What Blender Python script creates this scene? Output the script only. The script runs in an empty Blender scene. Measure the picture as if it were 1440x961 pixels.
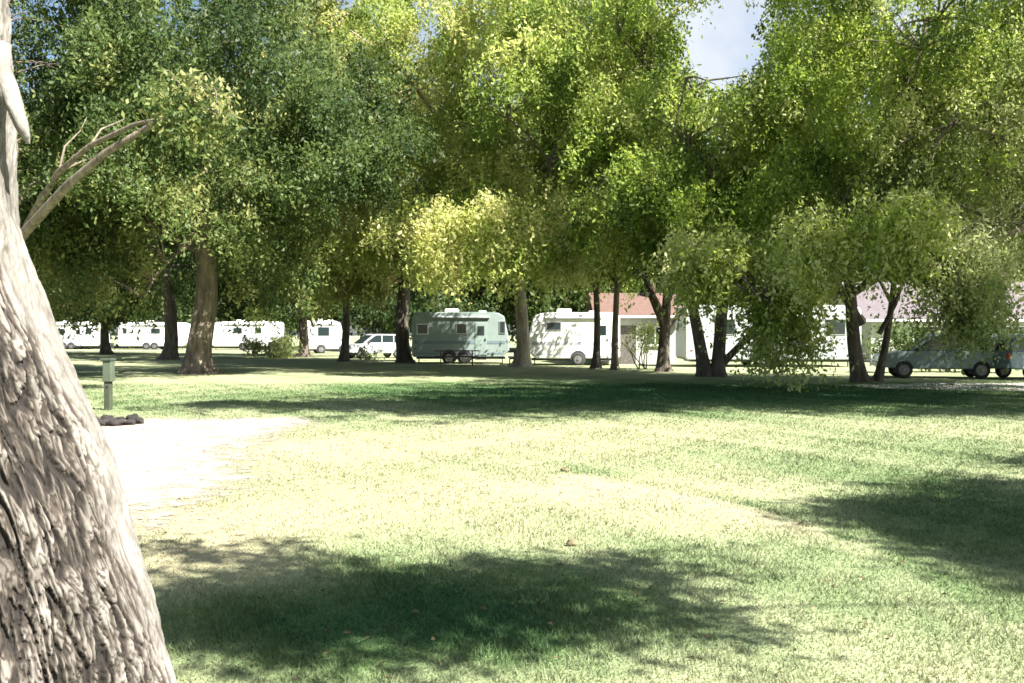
import bpy, bmesh, math, random
import numpy as np
from mathutils import Vector, Matrix, noise

random.seed(7)
rng = np.random.default_rng(11)
scene = bpy.context.scene
R = math.radians

# ------------------------------------------------------------------ camera, sky, sun, exposure
F = 1400.0                       # focal length in photo pixels (photo 1440 x 961)
HZ = 470.0                       # horizon row in the photo
EYE = 1.6
cam_d = bpy.data.cameras.new('camera')
cam_d.lens = 35.0; cam_d.sensor_width = 36.0
cam_d.clip_start = 0.05; cam_d.clip_end = 3000
cam = bpy.data.objects.new('camera', cam_d)
scene.collection.objects.link(cam)
cam.location = (0, 0, EYE)
cam.rotation_euler = (R(90) - math.atan((480.5 - HZ) / F), 0, 0)
scene.camera = cam

SUN_EL, SUN_AZ = 48.0, -38.0     # azimuth measured from +X (right) towards +Y (away from camera)
sd = Vector((math.cos(R(SUN_EL)) * math.cos(R(SUN_AZ)), math.cos(R(SUN_EL)) * math.sin(R(SUN_AZ)), math.sin(R(SUN_EL))))
world = bpy.data.worlds.new('World'); scene.world = world; world.use_nodes = True
wn = world.node_tree.nodes; wl = world.node_tree.links
sky = wn.new('ShaderNodeTexSky'); sky.sky_type = 'NISHITA'; sky.sun_disc = False
sky.sun_elevation = R(SUN_EL); sky.sun_rotation = math.atan2(sd.x, sd.y)
sky.air_density = 0.85; sky.dust_density = 1.6; sky.ozone_density = 1.0
wtc = wn.new('ShaderNodeTexCoord')
wdot = wn.new('ShaderNodeVectorMath'); wdot.operation = 'DOT_PRODUCT'; wdot.inputs[1].default_value = (0.195, 0.925, 0.325)
wl.new(wtc.outputs['Generated'], wdot.inputs[0])
wmr = wn.new('ShaderNodeMapRange'); wmr.interpolation_type = 'SMOOTHSTEP'; wmr.inputs[1].default_value = 0.90; wmr.inputs[2].default_value = 0.99
wl.new(wdot.outputs['Value'], wmr.inputs[0])
wnz = wn.new('ShaderNodeTexNoise'); wnz.inputs['Scale'].default_value = 7; wnz.inputs['Detail'].default_value = 8; wl.new(wtc.outputs['Generated'], wnz.inputs['Vector'])
wm2 = wn.new('ShaderNodeMapRange'); wm2.inputs[1].default_value = 0.30; wm2.inputs[2].default_value = 0.62; wl.new(wnz.outputs['Fac'], wm2.inputs[0])
wmu = wn.new('ShaderNodeMath'); wmu.operation = 'MULTIPLY'; wl.new(wmr.outputs[0], wmu.inputs[0]); wl.new(wm2.outputs[0], wmu.inputs[1])
wmix = wn.new('ShaderNodeMix'); wmix.data_type = 'RGBA'; wmix.inputs[7].default_value = (4.0, 4.3, 4.7, 1)
wl.new(wmu.outputs[0], wmix.inputs[0]); wl.new(sky.outputs[0], wmix.inputs[6])
wl.new(wmix.outputs[2], wn['Background'].inputs['Color'])
wn['Background'].inputs['Strength'].default_value = 0.05
sun_d = bpy.data.lights.new('sun', 'SUN'); sun_d.energy = 5.0; sun_d.angle = R(0.5); sun_d.color = (1.0, 0.95, 0.86)
sun = bpy.data.objects.new('sun', sun_d); scene.collection.objects.link(sun)
sun.rotation_euler = (-sd).to_track_quat('-Z', 'Y').to_euler()
scene.view_settings.view_transform = 'Standard'
scene.view_settings.look = 'None'
scene.view_settings.exposure = 2.1
scene.view_settings.gamma = 1.0
scene.view_settings.use_curve_mapping = False
scene.cycles.use_denoising = True
scene.cycles.max_bounces = 6
scene.cycles.transmission_bounces = 4
scene.cycles.transparent_max_bounces = 8
scene.cycles.filter_width = 1.6

# ------------------------------------------------------------------ helpers
C = scene.collection

def gx(px, Y): return (px - 720.0) / F * Y
def gz(py, Y): return EYE + (HZ - py) / F * Y
def gd(py): return EYE * F / (py - HZ)          # ground distance of a photo row
def ground(px, py):
    Y = gd(py); return (gx(px, Y), Y)

def tag(o, label=None, cat=None, group=None, kind=None):
    if label: o['label'] = label
    if cat: o['category'] = cat
    if group: o['group'] = group
    if kind: o['kind'] = kind
    return o

def empty(name, loc, rz=0.0):
    o = bpy.data.objects.new(name, None); C.objects.link(o)
    o.location = loc; o.rotation_euler = (0, 0, rz); o.empty_display_size = 0.3
    return o

def np_mesh(name, verts, faces_flat, sizes, mat, parent=None, attrs=None, smooth=False):
    """verts (n,3), faces as flat index array plus loop counts"""
    me = bpy.data.meshes.new(name)
    verts = np.asarray(verts, dtype=np.float32)
    faces_flat = np.asarray(faces_flat, dtype=np.int32); sizes = np.asarray(sizes, dtype=np.int32)
    me.vertices.add(len(verts)); me.vertices.foreach_set('co', verts.ravel())
    me.loops.add(len(faces_flat)); me.loops.foreach_set('vertex_index', faces_flat)
    me.polygons.add(len(sizes))
    starts = np.concatenate([[0], np.cumsum(sizes)[:-1]]).astype(np.int32)
    me.polygons.foreach_set('loop_start', starts)
    me.update(calc_edges=True)
    if smooth: me.polygons.foreach_set('use_smooth', np.ones(len(sizes), dtype=bool))
    for k, (dom, data) in (attrs or {}).items():
        a = me.attributes.new(k, 'FLOAT', dom); a.data.foreach_set('value', np.asarray(data, dtype=np.float32))
    me.materials.append(mat)
    o = bpy.data.objects.new(name, me); C.objects.link(o)
    if parent: o.parent = parent
    return o

class MB:
    """collects simple solids in a bmesh and links them as one object"""
    def __init__(s): s.bm = bmesh.new()
    def box(s, c, d, rot=None, bev=0.0):
        r = bmesh.ops.create_cube(s.bm, size=1.0)
        vs = r['verts']
        bmesh.ops.scale(s.bm, vec=d, verts=vs)
        if bev:
            es = list({e for v in vs for e in v.link_edges})
            g = bmesh.ops.bevel(s.bm, geom=es, offset=bev, segments=2, affect='EDGES', profile=0.6)
            vs = list({v for f in g['faces'] for v in f.verts} | {v for v in vs if v.is_valid})
        if rot is not None: bmesh.ops.rotate(s.bm, verts=vs, cent=(0, 0, 0), matrix=Matrix.Rotation(rot[0], 3, rot[1]))
        bmesh.ops.translate(s.bm, vec=c, verts=vs)
        return s
    def cyl(s, c, r, h, axis='Z', seg=16, r2=None):
        g = bmesh.ops.create_cone(s.bm, cap_ends=True, segments=seg, radius1=r, radius2=r if r2 is None else r2, depth=h)
        vs = g['verts']
        if axis == 'Y': bmesh.ops.rotate(s.bm, verts=vs, cent=(0, 0, 0), matrix=Matrix.Rotation(R(90), 3, 'X'))
        if axis == 'X': bmesh.ops.rotate(s.bm, verts=vs, cent=(0, 0, 0), matrix=Matrix.Rotation(R(90), 3, 'Y'))
        bmesh.ops.translate(s.bm, vec=c, verts=vs); return s
    def torus(s, c, Rr, r, axis='Y', seg=24, ss=8):
        rings = []
        for i in range(seg):
            a = 2 * math.pi * i / seg; ring = []
            for j in range(ss):
                b = 2 * math.pi * j / ss
                rad = Rr + r * math.cos(b); w = r * math.sin(b)
                p = (rad * math.cos(a), w, rad * math.sin(a)) if axis == 'Y' else (rad * math.cos(a), rad * math.sin(a), w)
                ring.append(s.bm.verts.new((p[0] + c[0], p[1] + c[1], p[2] + c[2])))
            rings.append(ring)
        for i in range(seg):
            for j in range(ss):
                s.bm.faces.new((rings[i][j], rings[(i + 1) % seg][j], rings[(i + 1) % seg][(j + 1) % ss], rings[i][(j + 1) % ss]))
        return s
    def prism(s, prof, y0, y1, bev=0.0):
        """profile in x,z pushed through y0..y1"""
        a = [s.bm.verts.new((x, y0, z)) for x, z in prof]; b = [s.bm.verts.new((x, y1, z)) for x, z in prof]
        n = len(prof); fs = [s.bm.faces.new(a), s.bm.faces.new(b[::-1])]
        for i in range(n): fs.append(s.bm.faces.new((a[i], b[i], b[(i + 1) % n], a[(i + 1) % n])))
        if bev:
            es = [e for e in {e for f in fs[:2] for e in f.edges}]
            bmesh.ops.bevel(s.bm, geom=es, offset=bev, segments=3, affect='EDGES', profile=0.5)
        return s
    def poly(s, pts):
        s.bm.faces.new([s.bm.verts.new(p) for p in pts]); return s
    def build(s, name, mat, parent=None, smooth=False, loc=None):
        bmesh.ops.recalc_face_normals(s.bm, faces=s.bm.faces[:])
        me = bpy.data.meshes.new(name); s.bm.to_mesh(me); s.bm.free()
        me.materials.append(mat)
        if smooth:
            for p in me.polygons: p.use_smooth = True
        o = bpy.data.objects.new(name, me); C.objects.link(o)
        if parent: o.parent = parent
        if loc: o.location = loc
        return o

# ------------------------------------------------------------------ materials
def new_mat(name):
    m = bpy.data.materials.new(name); m.use_nodes = True
    nt = m.node_tree; return m, nt, nt.nodes, nt.links, nt.nodes['Principled BSDF']

def ramp(n, stops):
    r = n.new('ShaderNodeValToRGB'); el = r.color_ramp.elements
    el[0].position, el[0].color = stops[0][0], (*stops[0][1], 1)
    el[1].position, el[1].color = stops[-1][0], (*stops[-1][1], 1)
    for p, c in stops[1:-1]:
        e = el.new(p); e.color = (*c, 1)
    return r

def plain(name, col, rough=0.5, metal=0.0, var=0.12, scale=6.0, bump=0.0):
    """painted / weathered surface: colour with soft grime variation"""
    m, nt, n, l, p = new_mat(name)
    tc = n.new('ShaderNodeTexCoord'); nz = n.new('ShaderNodeTexNoise')
    nz.inputs['Scale'].default_value = scale; nz.inputs['Detail'].default_value = 6
    l.new(tc.outputs['Object'], nz.inputs['Vector'])
    r = ramp(n, [(0.3, tuple(c * (1 - var) for c in col)), (0.7, tuple(min(1, c * (1 + var)) for c in col))])
    l.new(nz.outputs['Fac'], r.inputs[0]); l.new(r.outputs[0], p.inputs['Base Color'])
    p.inputs['Roughness'].default_value = rough; p.inputs['Metallic'].default_value = metal
    if bump:
        b = n.new('ShaderNodeBump'); b.inputs['Strength'].default_value = bump; b.inputs['Distance'].default_value = 0.02
        l.new(nz.outputs['Fac'], b.inputs['Height']); l.new(b.outputs[0], p.inputs['Normal'])
    return m

def leaf_mat(name, stops, trans=0.54):
    m, nt, n, l, p = new_mat(name)
    at = n.new('ShaderNodeAttribute'); at.attribute_name = 'tone'
    r = ramp(n, stops); l.new(at.outputs['Fac'], r.inputs[0])
    l.new(r.outputs[0], p.inputs['Base Color']); p.inputs['Roughness'].default_value = 0.52
    p.inputs['Specular IOR Level'].default_value = 0.35
    tr = n.new('ShaderNodeBsdfTranslucent'); hs = n.new('ShaderNodeHueSaturation')
    hs.inputs['Hue'].default_value = 0.485; hs.inputs['Saturation'].default_value = 1.06; hs.inputs['Value'].default_value = 1.25
    l.new(r.outputs[0], hs.inputs['Color']); l.new(hs.outputs[0], tr.inputs['Color'])
    mx = n.new('ShaderNodeMixShader'); mx.inputs[0].default_value = trans
    l.new(p.outputs[0], mx.inputs[1]); l.new(tr.outputs[0], mx.inputs[2])
    l.new(mx.outputs[0], n['Material Output'].inputs['Surface'])
    return m

def bark_mat(name, dark, light, scale=5.0):
    m, nt, n, l, p = new_mat(name)
    tc = n.new('ShaderNodeTexCoord'); mp = n.new('ShaderNodeMapping'); mp.inputs['Scale'].default_value = (1, 1, 0.22)
    l.new(tc.outputs['Object'], mp.inputs[0])
    nz = n.new('ShaderNodeTexNoise'); nz.inputs['Scale'].default_value = scale; nz.inputs['Detail'].default_value = 8; nz.inputs['Roughness'].default_value = 0.65
    l.new(mp.outputs[0], nz.inputs['Vector'])
    r = ramp(n, [(0.35, dark), (0.68, light)]); l.new(nz.outputs['Fac'], r.inputs[0]); l.new(r.outputs[0], p.inputs['Base Color'])
    b = n.new('ShaderNodeBump'); b.inputs['Strength'].default_value = 0.9; b.inputs['Distance'].default_value = 0.06
    l.new(nz.outputs['Fac'], b.inputs['Height']); l.new(b.outputs[0], p.inputs['Normal'])
    p.inputs['Roughness'].default_value = 0.9
    return m

L_DARK = leaf_mat('leaf_dark', [(0.0, (0.039, 0.071, 0.024)), (0.5, (0.097, 0.149, 0.044)), (0.8, (0.194, 0.240, 0.078)), (1.0, (0.311, 0.324, 0.130))])
L_MID = leaf_mat('leaf_mid', [(0.0, (0.060, 0.107, 0.027)), (0.5, (0.166, 0.233, 0.054)), (0.8, (0.303, 0.342, 0.093)), (1.0, (0.453, 0.435, 0.185))])
L_YELLOW = leaf_mat('leaf_yellow', [(0.0, (0.080, 0.137, 0.029)), (0.45, (0.225, 0.319, 0.070)), (0.8, (0.372, 0.437, 0.123)), (1.0, (0.540, 0.547, 0.232))])
L_FRESH = leaf_mat('leaf_fresh', [(0.0, (0.067, 0.122, 0.029)), (0.5, (0.217, 0.308, 0.053)), (0.8, (0.337, 0.423, 0.104)), (1.0, (0.481, 0.520, 0.249))])
L_PALE = leaf_mat('leaf_pale', [(0.0, (0.083, 0.131, 0.048)), (0.5, (0.221, 0.283, 0.097)), (0.8, (0.331, 0.386, 0.159)), (1.0, (0.469, 0.511, 0.276))])
B_DARK = bark_mat('bark_dark', (0.035, 0.028, 0.022), (0.14, 0.115, 0.09))
B_MID = bark_mat('bark_mid', (0.07, 0.055, 0.042), (0.26, 0.215, 0.165))
B_PALE = bark_mat('bark_pale', (0.16, 0.13, 0.10), (0.42, 0.36, 0.28))

# ------------------------------------------------------------------ ground
def wob(x, y, seed=0.0):
    return (np.sin(x * 0.9 + seed) * np.sin(y * 0.7 + 1.3 * seed) + 0.6 * np.sin(x * 2.1 + y * 1.3 + 2 * seed)
            + 0.4 * np.sin(3.7 * x - 2.9 * y + seed * 3) + 0.3 * np.sin(6.1 * x + 5.3 * y + seed))

def gauss2(x, y, cx, cy, rx, ry): return np.exp(-(((x - cx) / rx) ** 2 + ((y - cy) / ry) ** 2))

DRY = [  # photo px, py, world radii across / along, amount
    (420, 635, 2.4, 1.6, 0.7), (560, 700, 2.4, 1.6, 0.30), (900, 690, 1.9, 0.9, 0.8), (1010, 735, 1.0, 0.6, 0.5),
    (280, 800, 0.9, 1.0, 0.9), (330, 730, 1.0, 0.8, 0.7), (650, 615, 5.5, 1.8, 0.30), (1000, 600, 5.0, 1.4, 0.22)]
GRN_SHADE = [(1330, 640, 3.2, 3.0, 0.15), (560, 880, 1.6, 0.7, 0.4), (860, 554, 10.5, 6.5, 0.52), (1150, 548, 9, 7.0, 0.35), (1420, 735, 1.9, 2.6, 0.55), (480, 830, 2.0, 1.2, 0.42)]  # greener grass patches; most paint tree shade into the lawn colour

def dry_and_shade(x, y):
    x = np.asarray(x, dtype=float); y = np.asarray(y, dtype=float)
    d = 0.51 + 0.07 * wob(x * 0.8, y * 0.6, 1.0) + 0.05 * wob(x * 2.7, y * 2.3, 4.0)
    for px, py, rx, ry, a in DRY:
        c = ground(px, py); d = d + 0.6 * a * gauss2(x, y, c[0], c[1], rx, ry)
    for px, py, rx, ry, a in GRN_SHADE:
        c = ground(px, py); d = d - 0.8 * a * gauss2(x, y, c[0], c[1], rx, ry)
    # worn line curving across the right of the lawn: straw coloured on its near side
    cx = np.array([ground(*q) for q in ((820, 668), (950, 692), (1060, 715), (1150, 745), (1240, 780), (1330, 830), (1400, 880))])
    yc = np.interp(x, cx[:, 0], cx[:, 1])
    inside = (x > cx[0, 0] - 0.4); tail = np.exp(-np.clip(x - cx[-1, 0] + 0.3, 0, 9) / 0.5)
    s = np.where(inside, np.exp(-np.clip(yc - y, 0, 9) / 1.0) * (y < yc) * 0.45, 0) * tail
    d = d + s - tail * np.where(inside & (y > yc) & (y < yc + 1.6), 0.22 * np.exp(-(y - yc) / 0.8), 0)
    return np.clip(d, 0, 1)

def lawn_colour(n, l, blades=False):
    at = n.new('ShaderNodeAttribute'); at.attribute_name = 'dry_shade'
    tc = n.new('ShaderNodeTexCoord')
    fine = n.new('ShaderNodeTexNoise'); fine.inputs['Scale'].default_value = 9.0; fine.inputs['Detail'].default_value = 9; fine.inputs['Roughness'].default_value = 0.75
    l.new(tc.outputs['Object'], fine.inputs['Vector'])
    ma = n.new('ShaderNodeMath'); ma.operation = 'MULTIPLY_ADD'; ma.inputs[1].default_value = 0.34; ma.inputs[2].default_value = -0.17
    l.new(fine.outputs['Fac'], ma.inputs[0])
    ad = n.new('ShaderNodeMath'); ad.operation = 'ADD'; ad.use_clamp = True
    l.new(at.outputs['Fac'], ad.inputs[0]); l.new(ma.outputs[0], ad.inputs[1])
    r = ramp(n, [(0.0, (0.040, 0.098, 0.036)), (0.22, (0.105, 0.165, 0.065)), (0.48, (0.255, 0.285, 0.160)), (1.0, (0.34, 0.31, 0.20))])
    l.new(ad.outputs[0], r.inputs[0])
    return r, fine, tc

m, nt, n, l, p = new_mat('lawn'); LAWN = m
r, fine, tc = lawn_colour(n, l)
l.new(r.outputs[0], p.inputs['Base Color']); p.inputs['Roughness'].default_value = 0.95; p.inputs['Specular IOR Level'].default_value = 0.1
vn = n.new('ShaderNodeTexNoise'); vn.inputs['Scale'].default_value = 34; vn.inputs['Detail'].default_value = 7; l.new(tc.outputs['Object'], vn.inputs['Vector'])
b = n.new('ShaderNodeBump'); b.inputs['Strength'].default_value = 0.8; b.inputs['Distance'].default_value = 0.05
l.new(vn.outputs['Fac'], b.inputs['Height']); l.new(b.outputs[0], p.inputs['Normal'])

m, nt, n, l, p = new_mat('grass_blade'); BLADE = m
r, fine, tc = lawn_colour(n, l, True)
tn = n.new('ShaderNodeAttribute'); tn.attribute_name = 'tone'
hs = n.new('ShaderNodeHueSaturation'); l.new(r.outputs[0], hs.inputs['Color']); l.new(tn.outputs['Fac'], hs.inputs['Value'])
l.new(hs.outputs[0], p.inputs['Base Color']); p.inputs['Roughness'].default_value = 0.6; p.inputs['Specular IOR Level'].default_value = 0.25
tr = n.new('ShaderNodeBsdfTranslucent'); l.new(hs.outputs[0], tr.inputs['Color'])
mx = n.new('ShaderNodeMixShader'); mx.inputs[0].default_value = 0.35
l.new(p.outputs[0], mx.inputs[1]); l.new(tr.outputs[0], mx.inputs[2]); l.new(mx.outputs[0], n['Material Output'].inputs['Surface'])

# lawn: one sheet, fine near the camera and coarse out to the horizon
def axis(near, far, n1, n2):
    a = np.linspace(-near, near, n1); b = near + (far - near) * (np.linspace(0, 1, n2 + 1)[1:] ** 2.2)
    return np.concatenate([-b[::-1], a, b])
xs = axis(26, 900, 261, 30)
ys = np.concatenate([-(900 - 4) * (np.linspace(1, 0, 20) ** 2.2)[:-1] - 4, np.linspace(-4, 48, 261), 48 + 852 * (np.linspace(0, 1, 36)[1:] ** 2.2)])
GX, GY = np.meshgrid(xs, ys)
V = np.stack([GX.ravel(), GY.ravel(), 0.004 * wob(GX * 0.6, GY * 0.6, 2.0).ravel() * (np.hypot(GX, GY).ravel() < 60)], 1)
nx, ny = len(xs), len(ys)
ii = (np.arange(ny - 1)[:, None] * nx + np.arange(nx - 1)[None]).ravel()
Fc = np.stack([ii, ii + 1, ii + nx + 1, ii + nx], 1)
tag(np_mesh('lawn', V, Fc.ravel(), np.full(len(Fc), 4), LAWN, attrs={'dry_shade': ('POINT', dry_and_shade(V[:, 0], V[:, 1]))}, smooth=True), kind='structure')

# bare trodden earth on the left
m, nt, n, l, p = new_mat('bare_earth'); EARTH = m
tc = n.new('ShaderNodeTexCoord'); nz = n.new('ShaderNodeTexNoise'); nz.inputs['Scale'].default_value = 1.6; nz.inputs['Detail'].default_value = 10; nz.inputs['Roughness'].default_value = 0.7
l.new(tc.outputs['Object'], nz.inputs['Vector'])
r = ramp(n, [(0.3, (0.19, 0.155, 0.12)), (0.48, (0.28, 0.245, 0.205)), (0.72, (0.36, 0.33, 0.29))]); l.new(nz.outputs['Fac'], r.inputs[0]); l.new(r.outputs[0], p.inputs['Base Color'])
p.inputs['Roughness'].default_value = 0.95
n2 = n.new('ShaderNodeTexNoise'); n2.inputs['Scale'].default_value = 40; n2.inputs['Detail'].default_value = 6; l.new(tc.outputs['Object'], n2.inputs['Vector'])
b = n.new('ShaderNodeBump'); b.inputs['Strength'].default_value = 0.6; b.inputs['Distance'].default_value = 0.03; l.new(n2.outputs['Fac'], b.inputs['Height']); l.new(b.outputs[0], p.inputs['Normal'])

EARTH_PX = [(-140, 600), (60, 590), (200, 589), (300, 590), (380, 587), (440, 588), (450, 596), (410, 606), (370, 618), (345, 634), (345, 652), (352, 672), (320, 690), (262, 712), (205, 738), (160, 765), (90, 800), (-60, 800), (-300, 760)]
def dense_outline(pts, amp, seed, step=0.12):
    out = []; k = 0; N = len(pts)
    for i in range(N):
        a = np.array(pts[i]); b = np.array(pts[(i + 1) % N]); L = np.linalg.norm(b - a); m_ = max(2, int(L / step))
        nrm = np.array([b[1] - a[1], a[0] - b[0]]) / max(L, 1e-6)
        for j in range(m_):
            t = j / m_; q = a + (b - a) * t
            w = noise.noise((q[0] * 2.3, q[1] * 2.3, seed)) + 0.6 * noise.noise((q[0] * 7, q[1] * 7, seed))
            out.append(q + nrm * amp * w)
    return out
EARTH_W = [ground(*q) for q in EARTH_PX]
eo = dense_outline(EARTH_W, 0.28, 3.0)
def inside_poly(x, y, poly):
    x = np.asarray(x); y = np.asarray(y); c = np.zeros(x.shape, bool); P = np.asarray(poly)
    for i in range(len(P)):
        x1, y1 = P[i]; x2, y2 = P[i - 1]
        if y1 == y2: continue
        c ^= ((y1 > y) != (y2 > y)) & (x < (x2 - x1) * (y - y1) / (y2 - y1) + x1)
    return c
def edge_distance(x, y, poly):
    P = np.asarray(poly); D = np.full(x.shape, 1e9)
    for i in range(len(P)):
        a = P[i - 1]; b = P[i]; ab = b - a; t = np.clip(((x - a[0]) * ab[0] + (y - a[1]) * ab[1]) / (ab @ ab + 1e-9), 0, 1)
        D = np.minimum(D, np.hypot(x - a[0] - t * ab[0], y - a[1] - t * ab[1]))
    return np.where(inside_poly(x, y, poly), D, -D)
def fray(m, width):
    """let a ground sheet thin out into the grass along its rim"""
    nt = m.node_tree; n, l = nt.nodes, nt.links; p = n['Principled BSDF']
    at = n.new('ShaderNodeAttribute'); at.attribute_name = 'edge'
    tc = n.new('ShaderNodeTexCoord'); nz = n.new('ShaderNodeTexNoise'); nz.inputs['Scale'].default_value = 3.5; nz.inputs['Detail'].default_value = 10; nz.inputs['Roughness'].default_value = 0.75
    l.new(tc.outputs['Object'], nz.inputs['Vector'])
    mm = n.new('ShaderNodeMapRange'); mm.inputs[1].default_value = 0.25; mm.inputs[2].default_value = 0.75; mm.inputs[3].default_value = -width; mm.inputs[4].default_value = width
    l.new(nz.outputs['Fac'], mm.inputs[0])
    ad = n.new('ShaderNodeMath'); ad.operation = 'ADD'; l.new(at.outputs['Fac'], ad.inputs[0]); l.new(mm.outputs[0], ad.inputs[1])
    m2 = n.new('ShaderNodeMapRange'); m2.inputs[1].default_value = -0.10 * width; m2.inputs[2].default_value = 0.35 * width
    l.new(ad.outputs[0], m2.inputs[0])
    l.new(m2.outputs[0], p.inputs['Alpha'])
def sheet(name, poly, mat, z, step, pad):
    P = np.asarray(poly); x0, y0 = P.min(0) - pad; x1, y1 = P.max(0) + pad
    X, Y = np.meshgrid(np.linspace(x0, x1, int((x1 - x0) / step) + 2), np.linspace(y0, y1, int((y1 - y0) / step) + 2))
    ny, nx = X.shape; D = edge_distance(X.ravel(), Y.ravel(), poly)
    ii = (np.arange(ny - 1)[:, None] * nx + np.arange(nx - 1)[None]).ravel()
    Q = np.stack([ii, ii + 1, ii + nx + 1, ii + nx], 1); Q = Q[(D[Q] > -pad).any(1)]
    used = np.unique(Q); mp_ = np.full(len(D), -1); mp_[used] = np.arange(len(used)); Q = mp_[Q]
    V = np.stack([X.ravel(), Y.ravel(), z + 0.004 * wob(X.ravel() * 0.6, Y.ravel() * 0.6, 2.0)], 1)[used]
    return tag(np_mesh(name, V, Q.ravel(), np.full(len(Q), 4), mat, attrs={'edge': ('POINT', D[used])}, smooth=True), kind='structure')
fray(EARTH, 1.1); sheet('dirt_path', eo[::3], EARTH, 0.008, 0.16, 0.7)

# pale gravel track in front of the parked cars
GRAVEL = plain('gravel', (0.42, 0.40, 0.36), 0.95, var=0.3, scale=14, bump=0.6)
gp = [(gx(1165, 31.5), 31.2), (gx(1300, 32), 32.2), (27.0, 33.0), (27.0, 27.6), (gx(1420, 28), 27.9), (gx(1230, 29.2), 29.1)]
fray(GRAVEL, 0.5); sheet('gravel_track', dense_outline(gp, 0.2, 9.0, 0.5), GRAVEL, 0.008, 0.3, 0.6)
# camp road behind the tree row, where the trailers stand
ROAD = plain('camp_road', (0.22, 0.21, 0.19), 0.95, var=0.2, scale=3, bump=0.3)
mb = MB(); mb.poly([(q[0], q[1], 0.034) for q in dense_outline([(-90, 92), (60, 92), (60, 97), (-90, 97)], 0.25, 5.0, 0.6)]); bmesh.ops.triangulate(mb.bm, faces=mb.bm.faces[:])
tag(mb.build('camp_road', ROAD), kind='structure')

def make_pebbles(N):
    P = np.asarray(eo); lo, hi = P.min(0), P.max(0)
    X = lo[0] + (hi[0] - lo[0]) * rng.random(N * 3); Y = 7.5 + (hi[1] - 7.5) * rng.random(N * 3) ** 1.6
    k = inside_poly(X, Y, eo) & (X > -9); X, Y = X[k][:N], Y[k][:N]; N = len(X)
    base = np.array([[1, 0, 0], [0.3, 0.95, 0], [-0.8, 0.6, 0], [-0.8, -0.6, 0], [0.3, -0.95, 0], [0.1, 0.05, 0.8]])
    S = (0.006 + 0.022 * rng.random(N) ** 3)[:, None, None]; a = rng.random(N) * 6.28
    B = base[None] * (0.7 + 0.6 * rng.random((N, 6, 1))) * S
    V = np.empty((N, 6, 3)); V[:, :, 0] = B[:, :, 0] * np.cos(a)[:, None] - B[:, :, 1] * np.sin(a)[:, None] + X[:, None]
    V[:, :, 1] = B[:, :, 0] * np.sin(a)[:, None] + B[:, :, 1] * np.cos(a)[:, None] + Y[:, None]; V[:, :, 2] = B[:, :, 2] + 0.010
    f = np.array([[0, 1, 5], [1, 2, 5], [2, 3, 5], [3, 4, 5], [4, 0, 5]])
    Fq = (f[None] + 6 * np.arange(N)[:, None, None]).reshape(-1)
    return np_mesh('pebbles', V.reshape(-1, 3), Fq, np.full(5 * N, 3), plain('pebble', (0.20, 0.18, 0.155), 0.9, var=0.5, scale=4))
tag(make_pebbles(2600), 'small pale pebbles strewn over the bare earth', 'pebbles', kind='stuff')

# short grass, blade by blade where it is near enough to see
def make_grass(N):
    u = rng.random(N); Y = 2.6 * (32.0 / 2.6) ** u           # log spread: even on the picture
    X = (rng.random(N) * 2 - 1) * (0.56 * Y + 3.6)
    keep = ~inside_poly(X, Y, eo)
    keep |= rng.random(N) < np.clip(0.5 - edge_distance(X, Y, eo[::4]) * 0.9, 0.012, 1)
    X, Y = X[keep], Y[keep]; N = len(X)
    dr = dry_and_shade(X, Y)
    keep = rng.random(N) > dr * 0.55
    X, Y, dr = X[keep], Y[keep], dr[keep]; N = len(X)
    H = (0.022 + 0.028 * rng.random(N)) * (1.15 - 0.5 * dr) * (0.8 + 0.3 * np.clip(wob(X * 3, Y * 3, 7.0), -1, 1))
    a = rng.random(N) * 2 * math.pi; W = (0.003 + 0.0028 * rng.random(N)) * np.clip(Y / 6.0, 1, 4)
    lean = rng.normal(0, 0.55, (N, 2)) * H[:, None]
    z0 = 0.004 * wob(X * 0.6, Y * 0.6, 2.0) - 0.003
    dx, dy = np.cos(a) * W, np.sin(a) * W
    V = np.empty((N, 3, 3)); V[:, 0] = np.stack([X - dx, Y - dy, z0], 1); V[:, 1] = np.stack([X + dx, Y + dy, z0], 1)
    V[:, 2] = np.stack([X + lean[:, 0], Y + lean[:, 1], z0 + H], 1)
    return np_mesh('grass', V.reshape(-1, 3), np.arange(3 * N), np.full(N, 3), BLADE,
                   attrs={'dry_shade': ('FACE', dr), 'tone': ('FACE', 0.85 + 0.35 * rng.random(N))})
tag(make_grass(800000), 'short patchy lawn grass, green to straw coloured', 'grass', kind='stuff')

# fallen leaves
def make_litter(N):
    Y = 4.2 * (16.0 / 4.2) ** rng.random(N); X = (rng.random(N) * 2 - 1) * (0.55 * Y + 0.5); a = rng.random(N) * 6.28
    L = 0.014 + 0.018 * rng.random(N); tilt = rng.normal(0, 0.35, N)
    ca, sa = np.cos(a) * L, np.sin(a) * L; z = 0.022 + 0.012 * rng.random(N)
    V = np.empty((N, 4, 3)); V[:, 0] = np.stack([X - ca, Y - sa, z - 0.006], 1); V[:, 2] = np.stack([X + ca, Y + sa, z - 0.004], 1)
    V[:, 1] = np.stack([X - 0.42 * sa, Y + 0.42 * ca, z + tilt * 0.012], 1); V[:, 3] = np.stack([X + 0.42 * sa, Y - 0.42 * ca, z - tilt * 0.008 + 0.004], 1)
    m = leaf_mat('dead_leaf', [(0.0, (0.06, 0.042, 0.022)), (0.5, (0.13, 0.10, 0.05)), (1.0, (0.22, 0.18, 0.08))], 0.2)
    return np_mesh('fallen_leaves', V.reshape(-1, 3), np.arange(4 * N), np.full(N, 4), m, attrs={'tone': ('FACE', rng.random(N))})
tag(make_litter(420), 'scattered small brown fallen leaves on the near lawn', 'fallen leaves', kind='stuff')

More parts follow.
